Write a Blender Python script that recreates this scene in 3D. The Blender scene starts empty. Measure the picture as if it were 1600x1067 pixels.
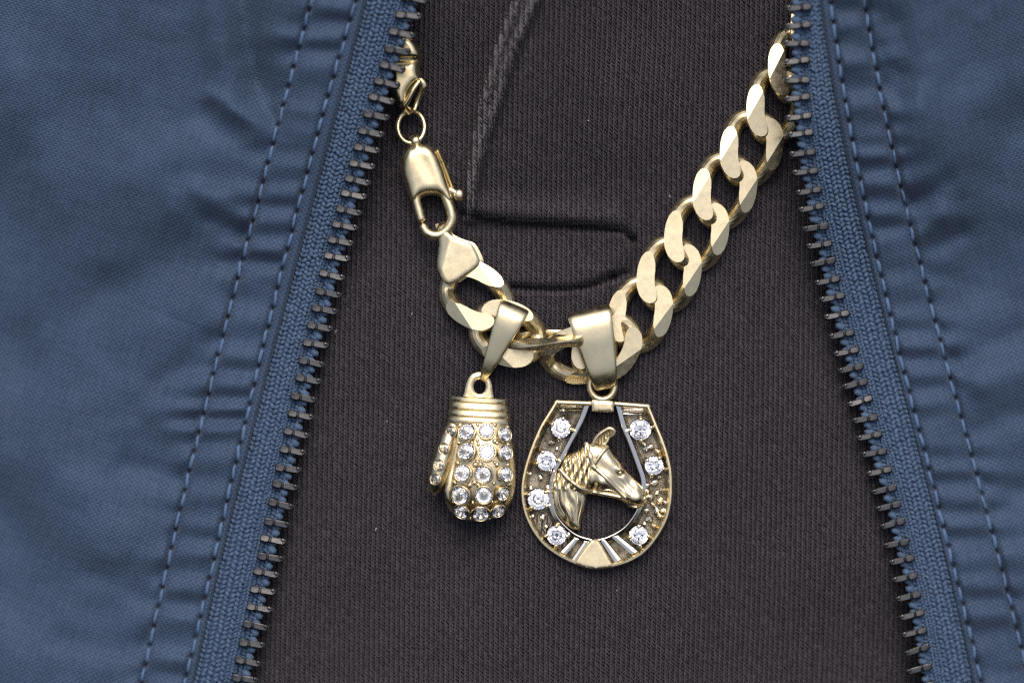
import bpy, bmesh, math, random
import numpy as np
from mathutils import Vector, Matrix, Quaternion
from mathutils.geometry import delaunay_2d_cdt

random.seed(7); rng = np.random.default_rng(7)
S = 0.001                      # everything below is laid out in millimetres
D = 600.0                      # camera distance in mm
TILT = math.radians(50)        # the chest leans back a little
BASE = Vector((0, 0, 1.30))    # chest height above the ground
scene = bpy.context.scene
COL = scene.collection

# ------------------------------------------------------------------ camera, sky, sun, exposure
ROT = Matrix.Rotation(TILT, 3, 'X')
cd = bpy.data.cameras.new('camera'); cam = bpy.data.objects.new('camera', cd); COL.objects.link(cam)
cam.location = BASE + ROT @ Vector((0, 0, D * S)); cam.rotation_euler = (TILT, 0, 0)
cd.sensor_width = 36; cd.lens = 36 * D / 160.0
cd.clip_start = 0.02; cd.clip_end = 1000
cd.dof.use_dof = True; cd.dof.focus_distance = (D - 3.0) * S; cd.dof.aperture_fstop = 6.0
scene.camera = cam

SUN_LOCAL = (ROT @ Vector((0.02, 0.60, 0.80))).normalized()       # the light comes from above, a little from the clasp side
SUN_EL, SUN_AZ = math.asin(SUN_LOCAL.z), math.atan2(SUN_LOCAL.x, SUN_LOCAL.y) % (2 * math.pi)
world = bpy.data.worlds.new('World'); scene.world = world; world.use_nodes = True
wn = world.node_tree.nodes; wl = world.node_tree.links
sky = wn.new('ShaderNodeTexSky'); sky.sky_type = 'NISHITA'; sky.sun_disc = False
sky.sun_elevation = SUN_EL; sky.sun_rotation = SUN_AZ
sky.air_density = 0.8; sky.dust_density = 7.5; sky.ozone_density = 1.0; sky.altitude = 100
bg = wn['Background']; bg.inputs['Strength'].default_value = 0.15
wl.new(sky.outputs[0], bg.inputs['Color'])
sd = bpy.data.lights.new('sun', 'SUN'); sd.energy = 1.1; sd.angle = math.radians(42); sd.color = (1.0, 0.97, 0.93)
sun = bpy.data.objects.new('sun', sd); COL.objects.link(sun)
sdir = Vector((math.sin(SUN_AZ) * math.cos(SUN_EL), math.cos(SUN_AZ) * math.cos(SUN_EL), math.sin(SUN_EL)))
sun.rotation_euler = (-sdir).to_track_quat('-Z', 'Y').to_euler(); sun.location = BASE + sdir * 3
vs = scene.view_settings
vs.view_transform = 'Standard'; vs.look = 'None'; vs.gamma = 1; vs.use_curve_mapping = False
vs.exposure = 0.16
scene.render.engine = 'CYCLES'
scene.cycles.use_denoising = False
scene.cycles.sample_clamp_indirect = 4.0
scene.cycles.caustics_reflective = False; scene.cycles.caustics_refractive = False
scene.cycles.max_bounces = 10; scene.cycles.glossy_bounces = 5; scene.cycles.transmission_bounces = 8
scene.cycles.filter_width = 1.3

# ------------------------------------------------------------------ layout helpers
def sstep(t):
    t = np.clip(t, 0, 1); return t * t * (3 - 2 * t)

def body(px, py):
    """depth of the chest (mm) under a point of the layout (tenths of mm from the top-left of the view)"""
    px = np.asarray(px, float); py = np.asarray(py, float)
    up = np.clip((420 - py) / 420, 0, 3)
    return 5.0 * up ** 1.6 - 11.0 * ((px - 860) / 800) ** 2 - 1.5 * np.clip((py - 700) / 400, 0, 3) ** 2

def XY(px, py, z=0.0):
    k = (D - np.asarray(z, float)) / D
    return (np.asarray(px, float) - 800) * 0.1 * k, (533.5 - np.asarray(py, float)) * 0.1 * k

def P3(px, py, z):
    x, y = XY(px, py, z)
    return np.stack([x, y, np.broadcast_to(z, np.shape(x))], -1)

def pv(px, py, z):
    return Vector([float(c) for c in P3(px, py, z)])

def catmull(pts, n, closed=False):
    p = np.asarray(pts, float); m = len(p)
    segs = m if closed else m - 1
    t = np.linspace(0, segs, n, endpoint=not closed)
    i = np.minimum(t.astype(int), segs - 1); f = (t - i)[:, None]
    if closed:
        a, b, c, d = p[(i - 1) % m], p[i % m], p[(i + 1) % m], p[(i + 2) % m]
    else:
        a, b, c, d = p[np.maximum(i - 1, 0)], p[i], p[np.minimum(i + 1, m - 1)], p[np.minimum(i + 2, m - 1)]
    return 0.5 * (2 * b + (c - a) * f + (2 * a - 5 * b + 4 * c - d) * f ** 2 + (3 * b - a - 3 * c + d) * f ** 3)

def poly(points, deg=3):
    a = np.array(points, float)
    c = np.polyfit((a[:, 1] - 530) / 530, a[:, 0], deg)
    return lambda py: np.polyval(c, (np.asarray(py, float) - 530) / 530)

def noise1(n, seed):
    r = np.random.default_rng(seed); tab = r.uniform(-1, 1, n)
    def f(x):
        x = np.asarray(x, float); i = np.floor(x).astype(int); t = x - i; t = t * t * (3 - 2 * t)
        return tab[i % n] * (1 - t) + tab[(i + 1) % n] * t
    return f

def noise2(seed):
    r = np.random.default_rng(seed); tab = r.uniform(-1, 1, (64, 64))
    def f(x, y):
        x = np.asarray(x, float); y = np.asarray(y, float)
        i = np.floor(x).astype(int); j = np.floor(y).astype(int); a = x - i; b = y - j
        a = a * a * a * (a * (a * 6 - 15) + 10); b = b * b * b * (b * (b * 6 - 15) + 10)
        g = lambda p, q: tab[p % 64, q % 64]
        return (g(i, j) * (1 - a) + g(i + 1, j) * a) * (1 - b) + (g(i, j + 1) * (1 - a) + g(i + 1, j + 1) * a) * b
    return f

def ridge(px, py, pts, sig):
    """gaussian profile around a polyline, px units"""
    pts = np.asarray(pts, float); d2 = np.full(np.shape(px), 1e12)
    for (x0, y0), (x1, y1) in zip(pts[:-1], pts[1:]):
        dx, dy = x1 - x0, y1 - y0
        t = np.clip(((px - x0) * dx + (py - y0) * dy) / (dx * dx + dy * dy), 0, 1)
        d2 = np.minimum(d2, (px - x0 - t * dx) ** 2 + (py - y0 - t * dy) ** 2)
    return np.exp(-d2 / (sig * sig))

# ------------------------------------------------------------------ object helpers
def root(name, label, cat, at=None):
    o = bpy.data.objects.new(name, None); COL.objects.link(o)
    o.empty_display_size = 0.005
    at = Vector((0, 0, 0)) if at is None else at
    o.location = BASE + ROT @ (at * S); o.rotation_euler = (TILT, 0, 0)
    o['label'] = label; o['category'] = cat; o['_at'] = [at.x, at.y, at.z]
    return o

def origin_of(parent):
    while parent is not None:
        if '_at' in parent: return np.array(list(parent['_at']))
        parent = parent.parent
    return np.zeros(3)

def link(name, me, parent, loc=None, quat=None, scale=None):
    o = bpy.data.objects.new(name, me); COL.objects.link(o); o.parent = parent
    if loc is not None: o.location = (Vector(loc) - Vector(origin_of(parent))) * S
    if quat is not None: o.rotation_mode = 'QUATERNION'; o.rotation_quaternion = quat
    if scale is not None: o.scale = scale
    return o

def mesh_np(name, v, f, mat, smooth=True, sharp=None, uv=None):
    """v (n,3) in mm, f (m,3|4) int array"""
    v = np.asarray(v, np.float32) * S; f = np.asarray(f, np.int32)
    me = bpy.data.meshes.new(name); k = f.shape[1]
    me.vertices.add(len(v)); me.vertices.foreach_set('co', v.ravel())
    me.loops.add(f.size); me.loops.foreach_set('vertex_index', f.ravel())
    me.polygons.add(len(f)); me.polygons.foreach_set('loop_start', np.arange(0, f.size, k, dtype=np.int32))
    if uv is not None:
        l = me.uv_layers.new(name='weave'); l.data.foreach_set('uv', np.asarray(uv, np.float32)[f.ravel()].ravel())
    me.update(calc_edges=True); me.validate()
    if smooth: me.shade_smooth()
    if sharp: me.set_sharp_from_angle(angle=math.radians(sharp))
    me.materials.append(mat)
    return me

def mesh_bm(name, bm, mat, sharp=40, recalc=True):
    if recalc: bmesh.ops.recalc_face_normals(bm, faces=bm.faces)
    bmesh.ops.scale(bm, vec=(S, S, S), verts=bm.verts)
    me = bpy.data.meshes.new(name); bm.to_mesh(me); bm.free()
    me.shade_smooth()
    if sharp: me.set_sharp_from_angle(angle=math.radians(sharp))
    me.materials.append(mat)
    return me

def part(name, v, f, mat, parent, **kw):
    return link(name, mesh_np(name, np.asarray(v) - origin_of(parent), f, mat, **kw), parent)

def grid_faces(nr, nc, wrap_c=False, wrap_r=False):
    r = np.arange(nr if wrap_r else nr - 1); c = np.arange(nc if wrap_c else nc - 1)
    R, C = np.meshgrid(r, c, indexing='ij'); R2 = (R + 1) % nr; C2 = (C + 1) % nc
    return np.stack([R * nc + C, R * nc + C2, R2 * nc + C2, R2 * nc + C], -1).reshape(-1, 4)

class Acc:
    def __init__(s): s.v = []; s.q = []; s.n = 0
    def add(s, v, f):
        v = np.asarray(v, float); f = np.asarray(f, int)
        if f.shape[1] == 3: f = np.concatenate([f, f[:, 2:]], 1) if False else f
        s.v.append(v); s.q.append(f + s.n); s.n += len(v)
    def build(s, name, mat, parent, sharp=40):
        me = bpy.data.meshes.new(name); faces = []
        for q in s.q: faces += q.tolist()
        v = (np.concatenate(s.v) - origin_of(parent)) * S
        me.from_pydata(v.tolist(), [], faces); me.update()
        bm = bmesh.new(); bm.from_mesh(me); bmesh.ops.recalc_face_normals(bm, faces=bm.faces); bm.to_mesh(me); bm.free()
        me.shade_smooth()
        if sharp: me.set_sharp_from_angle(angle=math.radians(sharp))
        me.materials.append(mat)
        return link(name, me, parent)

def tube_data(path, rad, sides=10, flat=1.0, closed=False, up=(0, 0, 1), cap=True):
    """sweep an ellipse (rad across, rad*flat along 'up') along path"""
    p = np.asarray(path, float); n = len(p); rad = np.broadcast_to(np.asarray(rad, float), (n,))
    flat = np.broadcast_to(np.asarray(flat, float), (n,))
    if closed: t = np.roll(p, -1, 0) - np.roll(p, 1, 0)
    else: t = np.gradient(p, axis=0)
    t /= np.linalg.norm(t, axis=1)[:, None] + 1e-12
    upv = np.broadcast_to(np.asarray(up, float), p.shape)
    s = np.cross(upv, t); L = np.linalg.norm(s, axis=1)
    bad = L < 0.15
    if bad.any(): s[bad] = np.cross(np.broadcast_to([0, 1.0, 0.2], p.shape)[bad], t[bad])
    s /= np.linalg.norm(s, axis=1)[:, None]; b = np.cross(t, s)
    a = np.linspace(0, 2 * math.pi, sides, endpoint=False)
    ring = p[:, None] + rad[:, None, None] * (np.cos(a)[None, :, None] * s[:, None] + (np.sin(a)[None, :, None] * flat[:, None, None]) * b[:, None])
    v = ring.reshape(-1, 3); f = grid_faces(n, sides, True, closed)
    return v, f

def add_tube(acc, path, rad, sides=10, flat=1.0, closed=False, up=(0, 0, 1), roundcap=True):
    p = np.asarray(path, float); rad = np.broadcast_to(np.asarray(rad, float), (len(p),)).copy()
    if not closed and roundcap:
        t0 = p[0] - p[1]; t0 /= np.linalg.norm(t0); t1 = p[-1] - p[-2]; t1 /= np.linalg.norm(t1)
        k = [0.97, 0.72, 0.25]
        pre = [p[0] + t0 * rad[0] * x for x in (0.95, 0.68, 0.28)]; post = [p[-1] + t1 * rad[-1] * x for x in (0.28, 0.68, 0.95)]
        p = np.vstack([pre, p, post]); rad = np.concatenate([[rad[0] * 0.3, rad[0] * .74, rad[0] * .96], rad, [rad[-1] * .96, rad[-1] * .74, rad[-1] * 0.3]])
        flat = np.concatenate([[np.ravel(flat)[0]] * 3, np.broadcast_to(flat, (len(p) - 6,)), [np.ravel(flat)[-1]] * 3])
    v, f = tube_data(p, rad, sides, flat, closed, up)
    acc.add(v, f)
    if not closed:
        n = len(v)
        acc.q.append(np.array([list(range(sides))[::-1]]) + acc.n - n)
        acc.q.append(np.array([list(range(n - sides, n))]) + acc.n - n)

def sphere_data(c, r, seg=8, rings=5, sq=(1, 1, 1)):
    th = np.linspace(0, math.pi, rings + 1)[1:-1]; ph = np.linspace(0, 2 * math.pi, seg, endpoint=False)
    v = [[0, 0, 1]] + [[math.sin(a) * math.cos(b), math.sin(a) * math.sin(b), math.cos(a)] for a in th for b in ph] + [[0, 0, -1]]
    v = np.array(v) * r * np.array(sq) + np.asarray(c); f3 = []
    m = len(th)
    for j in range(seg):
        k = (j + 1) % seg
        f3.append([0, 1 + j, 1 + k, 1 + k]); f3.append([1 + (m - 1) * seg + j, len(v) - 1, len(v) - 1, 1 + (m - 1) * seg + k])
    tri = [[q[0], q[1], q[2]] for q in f3[::2]] + [[q[0], q[1], q[3]] for q in f3[1::2]]
    quads = []
    for i in range(m - 1):
        for j in range(seg):
            k = (j + 1) % seg
            quads.append([1 + i * seg + j, 1 + (i + 1) * seg + j, 1 + (i + 1) * seg + k, 1 + i * seg + k])
    return v, tri, quads

def add_sphere(acc, c, r, seg=8, rings=5, sq=(1, 1, 1)):
    v, tri, quads = sphere_data(c, r, seg, rings, sq); n0 = acc.n
    acc.add(v, np.array(quads)); acc.q.append(np.array(tri) + n0)

def bead_field(pos, ang, lx, ly, lz, tilt=None, seg=5):
    """many spindle shaped yarn bulges in one mesh: 2 tips and 2 rings each"""
    a = np.linspace(0, 2 * math.pi, seg, endpoint=False)
    T = [[-1, 0, -0.35]]
    for x, r in ((-0.5, 0.86), (0.5, 0.86)):
        T += [[x, r * math.cos(b), r * math.sin(b)] for b in a]
    T += [[1, 0, -0.35]]; T = np.array(T); m = len(T); f = []
    for j in range(seg):
        k = (j + 1) % seg
        f += [[0, 1 + k, 1 + j], [1 + j, 1 + k, 1 + seg + k], [1 + j, 1 + seg + k, 1 + seg + j], [1 + seg + j, 1 + seg + k, m - 1]]
    f = np.array(f); N = len(pos)
    L = np.stack([np.broadcast_to(q, (N,)) for q in (lx, ly, lz)], -1)
    v = T[None] * L[:, None]
    c, s = np.cos(ang)[:, None], np.sin(ang)[:, None]
    z = v[..., 2]
    if tilt is not None: z = z + v[..., 0] * np.asarray(tilt)[:, None]
    v = np.stack([v[..., 0] * c - v[..., 1] * s, v[..., 0] * s + v[..., 1] * c, z], -1) + pos[:, None]
    F = f[None] + (np.arange(N) * m)[:, None, None]
    return v.reshape(-1, 3), F.reshape(-1, 3)

def seg_dist(pts, poly_pts, closed=True):
    a = np.asarray(poly_pts, float); b = np.roll(a, -1, 0)
    if not closed: a, b = a[:-1], b[:-1]
    d = np.full(len(pts), 1e9)
    for p, q in zip(a, b):
        e = q - p; t = np.clip(((pts - p) @ e) / (e @ e + 1e-12), 0, 1)
        d = np.minimum(d, np.linalg.norm(pts - p - t[:, None] * e, axis=1))
    return d

def inside(pts, poly_pts):
    a = np.asarray(poly_pts, float); b = np.roll(a, -1, 0); r = np.zeros(len(pts), bool)
    for (x0, y0), (x1, y1) in zip(a, b):
        c = (y0 > pts[:, 1]) != (y1 > pts[:, 1])
        r ^= c & (pts[:, 0] < (x1 - x0) * (pts[:, 1] - y0) / (y1 - y0 + 1e-12) + x0)
    return r

def relief(acc, outline, ztop, zback, res, holes=(), zrim=None):
    """a plate with the given outline (mm), an upper surface ztop(x, y, d) and a flat back"""
    out = np.asarray(outline, float); loops = [out] + [np.asarray(h, float) for h in holes]
    lo, hi = out.min(0), out.max(0)
    gx, gy = np.meshgrid(np.arange(lo[0], hi[0], res), np.arange(lo[1], hi[1], res))
    gx[1::2] += res * 0.5
    g = np.stack([gx.ravel(), gy.ravel()], -1)
    ok = inside(g, out)
    for h in loops[1:]: ok &= ~inside(g, h)
    d = np.min([seg_dist(g, l) for l in loops], 0); g = g[ok & (d > res * 0.45)]
    bpts = np.vstack(loops); nb = len(bpts); edges = []; k = 0
    for l in loops:
        edges += [(k + i, k + (i + 1) % len(l)) for i in range(len(l))]; k += len(l)
    allp = np.vstack([bpts, g])
    r = delaunay_2d_cdt([Vector(p) for p in allp.tolist()], edges, [], 0, 1e-5)
    vo = np.array([[p.x, p.y] for p in r[0]]); fo = np.array([list(t) for t in r[2]])
    cen = vo[fo].mean(1); ok = inside(cen, out)
    for h in loops[1:]: ok &= ~inside(cen, h)
    fo = fo[ok]
    d = np.min([seg_dist(vo, l) for l in loops], 0); d[d < 1e-4] = 0
    zt = ztop(vo[:, 0], vo[:, 1], d)
    n = len(vo)
    acc.add(np.column_stack([vo, zt]), fo)
    base = acc.n - n
    acc.v.append(np.column_stack([vo, np.full(n, zback)])); acc.n += n
    acc.q.append(fo[:, ::-1] + base + n)
    e = np.concatenate([fo[:, [0, 1]], fo[:, [1, 2]], fo[:, [2, 0]]]); key = {}
    for i, (p, q) in enumerate(e.tolist()):
        key.setdefault((min(p, q), max(p, q)), []).append((p, q))
    side = [(p, q, q + n, p + n) for l in key.values() if len(l) == 1 for p, q in l]
    acc.q.append(np.array(side)[:, ::-1] + base)

def add_box(acc, c, size, R=None, bev=0.15):
    """bevelled box as rounded rings"""
    x, y, z = [s / 2 for s in size]; b = min(bev, x * .9, y * .9, z * .9); rows = []
    for zz, ins in ((-z, b), (-z + b, 0), (z - b, 0), (z, b)):
        X, Y = x - ins, y - ins
        rows.append([[-X + b, -Y, zz], [X - b, -Y, zz], [X, -Y + b, zz], [X, Y - b, zz], [X - b, Y, zz], [-X + b, Y, zz], [-X, Y - b, zz], [-X, -Y + b, zz]])
    v = np.array(rows).reshape(-1, 3)
    if R is not None: v = v @ np.asarray(R).T
    v = v + np.asarray(c); n0 = acc.n
    acc.add(v, grid_faces(4, 8, True)); acc.q.append(np.array([list(range(8))[::-1]]) + n0); acc.q.append(np.array([list(range(24, 32))]) + n0)

# ------------------------------------------------------------------ materials
def new_mat(name):
    m = bpy.data.materials.new(name); m.use_nodes = True; nt = m.node_tree
    return m, nt, nt.nodes['Principled BSDF'], nt.nodes, nt.links

def mnode(nt, op, a, b=None, c=None):
    n = nt.nodes.new('ShaderNodeMath'); n.operation = op
    for i, v in enumerate((a, b, c)):
        if v is None: continue
        if isinstance(v, (int, float)): n.inputs[i].default_value = v
        else: nt.links.new(v, n.inputs[i])
    return n.outputs[0]

def noise_node(nt, scale, detail=3, coord=None, rough=0.5):
    n = nt.nodes.new('ShaderNodeTexNoise'); n.inputs['Scale'].default_value = scale; n.inputs['Detail'].default_value = detail
    n.inputs['Roughness'].default_value = rough
    if coord is not None: nt.links.new(coord, n.inputs['Vector'])
    return n.outputs['Fac']

def ramp(nt, fac, c0, c1, p0=0.0, p1=1.0):
    n = nt.nodes.new('ShaderNodeValToRGB'); e = n.color_ramp.elements
    e[0].position = p0; e[1].position = p1; e[0].color = (*c0, 1); e[1].color = (*c1, 1); nt.links.new(fac, n.inputs[0])
    return n.outputs[0]

def bump(nt, height, strength, dist, bsdf):
    b = nt.nodes.new('ShaderNodeBump'); b.inputs['Strength'].default_value = strength; b.inputs['Distance'].default_value = dist
    nt.links.new(height, b.inputs['Height']); nt.links.new(b.outputs[0], bsdf.inputs['Normal'])

def metal(name, c0, c1, r0, r1, scale=900, bumpd=0.00002, bumps=0.25):
    m, nt, b, N, L = new_mat(name)
    tc = N.new('ShaderNodeTexCoord').outputs['Object']
    n = noise_node(nt, scale, 4, tc, 0.6); n2 = noise_node(nt, scale * 0.22, 3, tc)
    L.new(ramp(nt, n2, c0, c1, 0.3, 0.7), b.inputs['Base Color'])
    b.inputs['Metallic'].default_value = 1
    mr = N.new('ShaderNodeMapRange'); mr.inputs[1].default_value = 0.3; mr.inputs[2].default_value = 0.7
    mr.inputs[3].default_value = r0; mr.inputs[4].default_value = r1
    L.new(n, mr.inputs[0]); L.new(mr.outputs[0], b.inputs['Roughness'])
    n3 = noise_node(nt, scale * 6, 2, tc); bump(nt, n3, bumps, bumpd, b)
    return m

GOLD = metal('gold_satin', (0.68, 0.58, 0.355), (0.75, 0.66, 0.435), 0.27, 0.44)
GOLD_POL = metal('gold_polished', (0.68, 0.58, 0.345), (0.75, 0.66, 0.425), 0.22, 0.38, 700)
GOLD_CAST = metal('gold_cast', (0.64, 0.545, 0.34), (0.74, 0.64, 0.425), 0.20, 0.38, 1200, 0.00004, 0.5)
WHITE_METAL = metal('white_gold', (0.74, 0.71, 0.62), (0.84, 0.81, 0.73), 0.10, 0.26, 900)
TARNISH = metal('white_gold_tarnished', (0.05, 0.042, 0.03), (0.34, 0.31, 0.25), 0.18, 0.4, 2400, 0.0002, 0.5)
STEEL = metal('zip_gunmetal', (0.055, 0.056, 0.057), (0.18, 0.18, 0.178), 0.22, 0.44, 1800, 0.00006, 0.35)

gem_m, nt, b, N, L = new_mat('diamond')
b.inputs['Base Color'].default_value = (0.98, 0.99, 1, 1); b.inputs['Roughness'].default_value = 0.0
b.inputs['IOR'].default_value = 2.4; b.inputs['Transmission Weight'].default_value = 1.0
DIAMOND = gem_m

def fabric(name, c0, c1, nscale, sheen=0.25, rough=0.85, fuzz=6000, fb=0.6):
    m, nt, b, N, L = new_mat(name)
    tc = N.new('ShaderNodeTexCoord').outputs['Object']
    n = noise_node(nt, nscale, 4, tc, 0.65); L.new(ramp(nt, n, c0, c1, 0.3, 0.72), b.inputs['Base Color'])
    b.inputs['Roughness'].default_value = rough; b.inputs['Specular IOR Level'].default_value = 0.25
    b.inputs['Sheen Weight'].default_value = sheen; b.inputs['Sheen Roughness'].default_value = 0.5
    bump(nt, noise_node(nt, fuzz, 3, tc, 0.7), fb, 0.0001, b)
    return m

KNIT = fabric('knit_yarn', (0.021, 0.0172, 0.0228), (0.062, 0.051, 0.063), 900, 0.2)
KNIT_WORN = fabric('knit_yarn_worn', (0.062, 0.054, 0.064), (0.140, 0.123, 0.142), 900, 0.35)
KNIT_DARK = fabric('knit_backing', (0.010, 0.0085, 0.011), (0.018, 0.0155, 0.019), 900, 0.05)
TAPE = fabric('zip_tape_yarn', (0.040, 0.078, 0.142), (0.074, 0.130, 0.222), 900, 0.15, 0.7)
TAPE_DARK = fabric('zip_tape_backing', (0.03, 0.055, 0.12), (0.045, 0.08, 0.16), 900, 0.05)
THREAD = fabric('sewing_thread', (0.054, 0.104, 0.200), (0.092, 0.162, 0.29), 2500, 0.1, 0.6, 9000)
LINT = fabric('lint', (0.45, 0.45, 0.47), (0.6, 0.6, 0.6), 900, 0.1)

def weave_mat():
    m, nt, b, N, L = new_mat('jacket_poplin')
    uv = N.new('ShaderNodeUVMap'); uv.uv_map = 'weave'
    tc = N.new('ShaderNodeTexCoord').outputs['Object']
    sp = N.new('ShaderNodeSeparateXYZ'); L.new(uv.outputs[0], sp.inputs[0])
    wob = noise_node(nt, 260, 2, tc)
    u = mnode(nt, 'ADD', sp.outputs[0], mnode(nt, 'MULTIPLY', wob, 0.5)); v = mnode(nt, 'ADD', sp.outputs[1], mnode(nt, 'MULTIPLY', wob, 0.4))
    a = mnode(nt, 'SINE', mnode(nt, 'MULTIPLY', u, 2 * math.pi / 0.84)); c = mnode(nt, 'SINE', mnode(nt, 'MULTIPLY', v, 2 * math.pi / 0.76))
    ck = mnode(nt, 'MULTIPLY', a, c)
    row = mnode(nt, 'SINE', mnode(nt, 'MULTIPLY', v, 4 * math.pi / 0.76))
    h = mnode(nt, 'ADD', mnode(nt, 'MULTIPLY', ck, 0.32), mnode(nt, 'MULTIPLY', row, 0.18))
    yarn = noise_node(nt, 2600, 3, tc, 0.7)
    h2 = mnode(nt, 'ADD', mnode(nt, 'ADD', h, 0.5), mnode(nt, 'MULTIPLY', mnode(nt, 'SUBTRACT', yarn, 0.5), 0.7))
    mp = N.new('ShaderNodeMapping'); mp.inputs['Scale'].default_value = (0.22, 2.6, 1); L.new(uv.outputs[0], mp.inputs[0])
    mp2 = N.new('ShaderNodeMapping'); mp2.inputs['Scale'].default_value = (2.4, 0.2, 1); L.new(uv.outputs[0], mp2.inputs[0])
    slub = mnode(nt, 'ADD', noise_node(nt, 1.0, 2, mp.outputs[0]), noise_node(nt, 1.0, 2, mp2.outputs[0]))
    h2 = mnode(nt, 'ADD', h2, mnode(nt, 'MULTIPLY', mnode(nt, 'SUBTRACT', slub, 1.0), 0.55))
    big = noise_node(nt, 55, 3, tc, 0.5)
    f = mnode(nt, 'ADD', h2, mnode(nt, 'MULTIPLY', mnode(nt, 'SUBTRACT', big, 0.5), 0.5))
    L.new(ramp(nt, f, (0.0125, 0.0270, 0.0565), (0.044, 0.079, 0.142), 0.12, 0.9), b.inputs['Base Color'])
    b.inputs['Roughness'].default_value = 0.72; b.inputs['Specular IOR Level'].default_value = 0.3
    b.inputs['Sheen Weight'].default_value = 0.15
    bump(nt, h2, 0.55, 0.00012, b)
    return m
POPLIN = weave_mat()

# ------------------------------------------------------------------ seam lines of the jacket (layout units)
SEAM = {
 -1: dict(
  B=poly([(487.7,3),(471,60),(454,122),(437,183),(413,281),(395.6,348),(376,424),(360,480),(342,545),(331,594),(303,707),(287.7,776),(268.8,848),(255,917),(243,965),(224,1057)]),
  A=poly([(556.6,3),(535.5,70),(518.7,129),(501.8,194),(475,289.5),(468.7,314),(451.8,379),(435,446),(416.7,519),(401,584),(370,719),(347.8,827),(327,899),(310,971.6),(291,1062)]),
  F=poly([(570.7,0),(549.6,98),(524,197),(496,295),(491,300),(457,421),(435,525),(418,598),(387,700),(368,786),(337.5,906),(303,1064)]),
  T=poly([(642,8),(617,96),(589,197),(558,298),(553,308),(522,404),(494,514),(477,598),(465,700),(441,803),(406,941),(382,1064)])),
 1: dict(
  B=poly([(1351.7,6.6),(1363,72),(1374.7,141),(1386,216.5),(1406,288.6),(1420.6,341),(1443,429),(1462.5,504),(1482,580),(1508,678),(1515,707),(1537,782.6),(1558,865),(1575,934),(1596,1009.6)]),
  A=poly([(1297.6,10),(1307,66),(1320.5,141),(1333.7,230),(1353,328),(1377,439),(1397,524),(1416.6,599),(1441,691),(1448,724),(1468.6,793),(1486,862),(1506,955),(1529,1051)]),
  F=poly([(1281,16),(1294,82),(1314,184),(1324,256),(1340,341),(1364,435),(1393.6,534),(1416.6,622),(1430,691),(1434,707),(1462,803),(1482,893),(1506,996),(1520,1065)]),
  T=poly([(1238.5,33),(1252,131),(1271,328),(1275,366),(1308,514),(1357.5,665),(1376,727.5),(1403,838),(1437.6,1009.6)])),
}
def tape_z(px, py):
    px = np.asarray(px, float)
    return body(px, py) + 3.2 + (3.6 + 2.6 * sstep((px - 700) / 300)) * sstep((520 - np.asarray(py, float)) / 360)

# ------------------------------------------------------------------ the shirt
EDGE = [(812,-60),(801.6,0),(771,89),(750,164),(736,243),(729,304),(727,334)]
EDGE2 = [(850,-60),(836.7,0),(799,84),(773.5,168),(755,220),(740,285),(732,330)]
CRE1 = [(728,334),(760,341),(800,346),(850,349),(900,352),(950,356),(975,361),(988,374)]
CRE2 = [(770,449),(810,447),(850,450),(890,450),(930,443),(958,432)]
CRE3 = [(988,374),(992,400),(986,424),(958,432)]
_n2a, _n2b = noise2(3), noise2(4)
def shirt_z(px, py):
    px = np.asarray(px, float); py = np.asarray(py, float)
    z = body(px, py)
    e = np.array(EDGE); ex = np.interp(py, e[:, 1], e[:, 0]); f = np.array(EDGE2); fx = np.interp(py, f[:, 1], f[:, 0])
    fade = sstep((352 - py) / 14)
    st = sstep((px - ex + 3) / 7) * fade
    z = z + (1.7 + 3.3 * sstep((330 - py) / 250)) * st * np.exp(-(np.clip(px - ex, 0, None) / 190) ** 2)
    w = np.maximum(fx - ex, 5)
    z = z + fade * 2.0 * np.exp(-((px - ex - 8) / 8) ** 2) + fade * 1.7 * np.exp(-((px - fx) / (7.5)) ** 2) * sstep((340 - py) / 60)
    z = z - fade * 0.7 * np.exp(-((px - fx - 13) / 8) ** 2)
    z = z - fade * 1.3 * np.exp(-np.clip(px - fx - 10, 0, None) / 110) * sstep((px - fx) / 30) * 0.6
    z = z + 0.9 * np.exp(-(((px - 805) / 60) ** 2 + ((py - 262) / 45) ** 2))
    z = z - 1.9 * ridge(px, py, CRE1, 7) - 1.7 * ridge(px, py, CRE2, 6.5) - 1.7 * ridge(px, py, CRE3, 7)
    z = z + 0.9 * ridge(px, py, [(740, 322), (850, 332), (965, 342)], 16) * 0.6
    for cr, amp, wd in ((CRE1, 2.1, 32.0), (CRE2, 1.5, 22.0)):
        c_ = np.array(cr); ly = np.interp(px, c_[:, 0], c_[:, 1]); up_ = ly - py
        z = z + amp * sstep((up_ + 1) / 5) * np.exp(-(np.clip(up_, 0, None) / wd) ** 2) * sstep((px - c_[0, 0]) / 25) * sstep((c_[-1, 0] - px + 4) / 45)
    box = sstep((px - 735) / 20) * sstep((985 - px) / 24) * sstep((py - 352) / 20) * sstep((440 - py) / 22)
    z = z + 0.8 * box
    z = z - 0.7 * ridge(px, py, [(672, 420), (684, 450), (690, 470)], 9) - 0.35 * ridge(px, py, [(690, 370), (700, 330)], 14)
    z = z + 1.5 * _n2a(px / 150 + 3.3, py / 170) + 0.10 * _n2b(px / 45, py / 60)
    return z

shirt = root('shirt', 'dark charcoal knitted cotton shirt with a buttonless placket under the gold chain', 'shirt')
py = np.arange(-150, 1220, 7.0); px = np.arange(200, 1720, 7.0)
PX, PY = np.meshgrid(px, py); Z = shirt_z(PX, PY) - 0.28
x, y = XY(PX, PY, Z)
part('backing_cloth', np.stack([x, y, Z], -1).reshape(-1, 3), grid_faces(len(py), len(px))[:, ::-1], KNIT_DARK, shirt)

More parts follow.
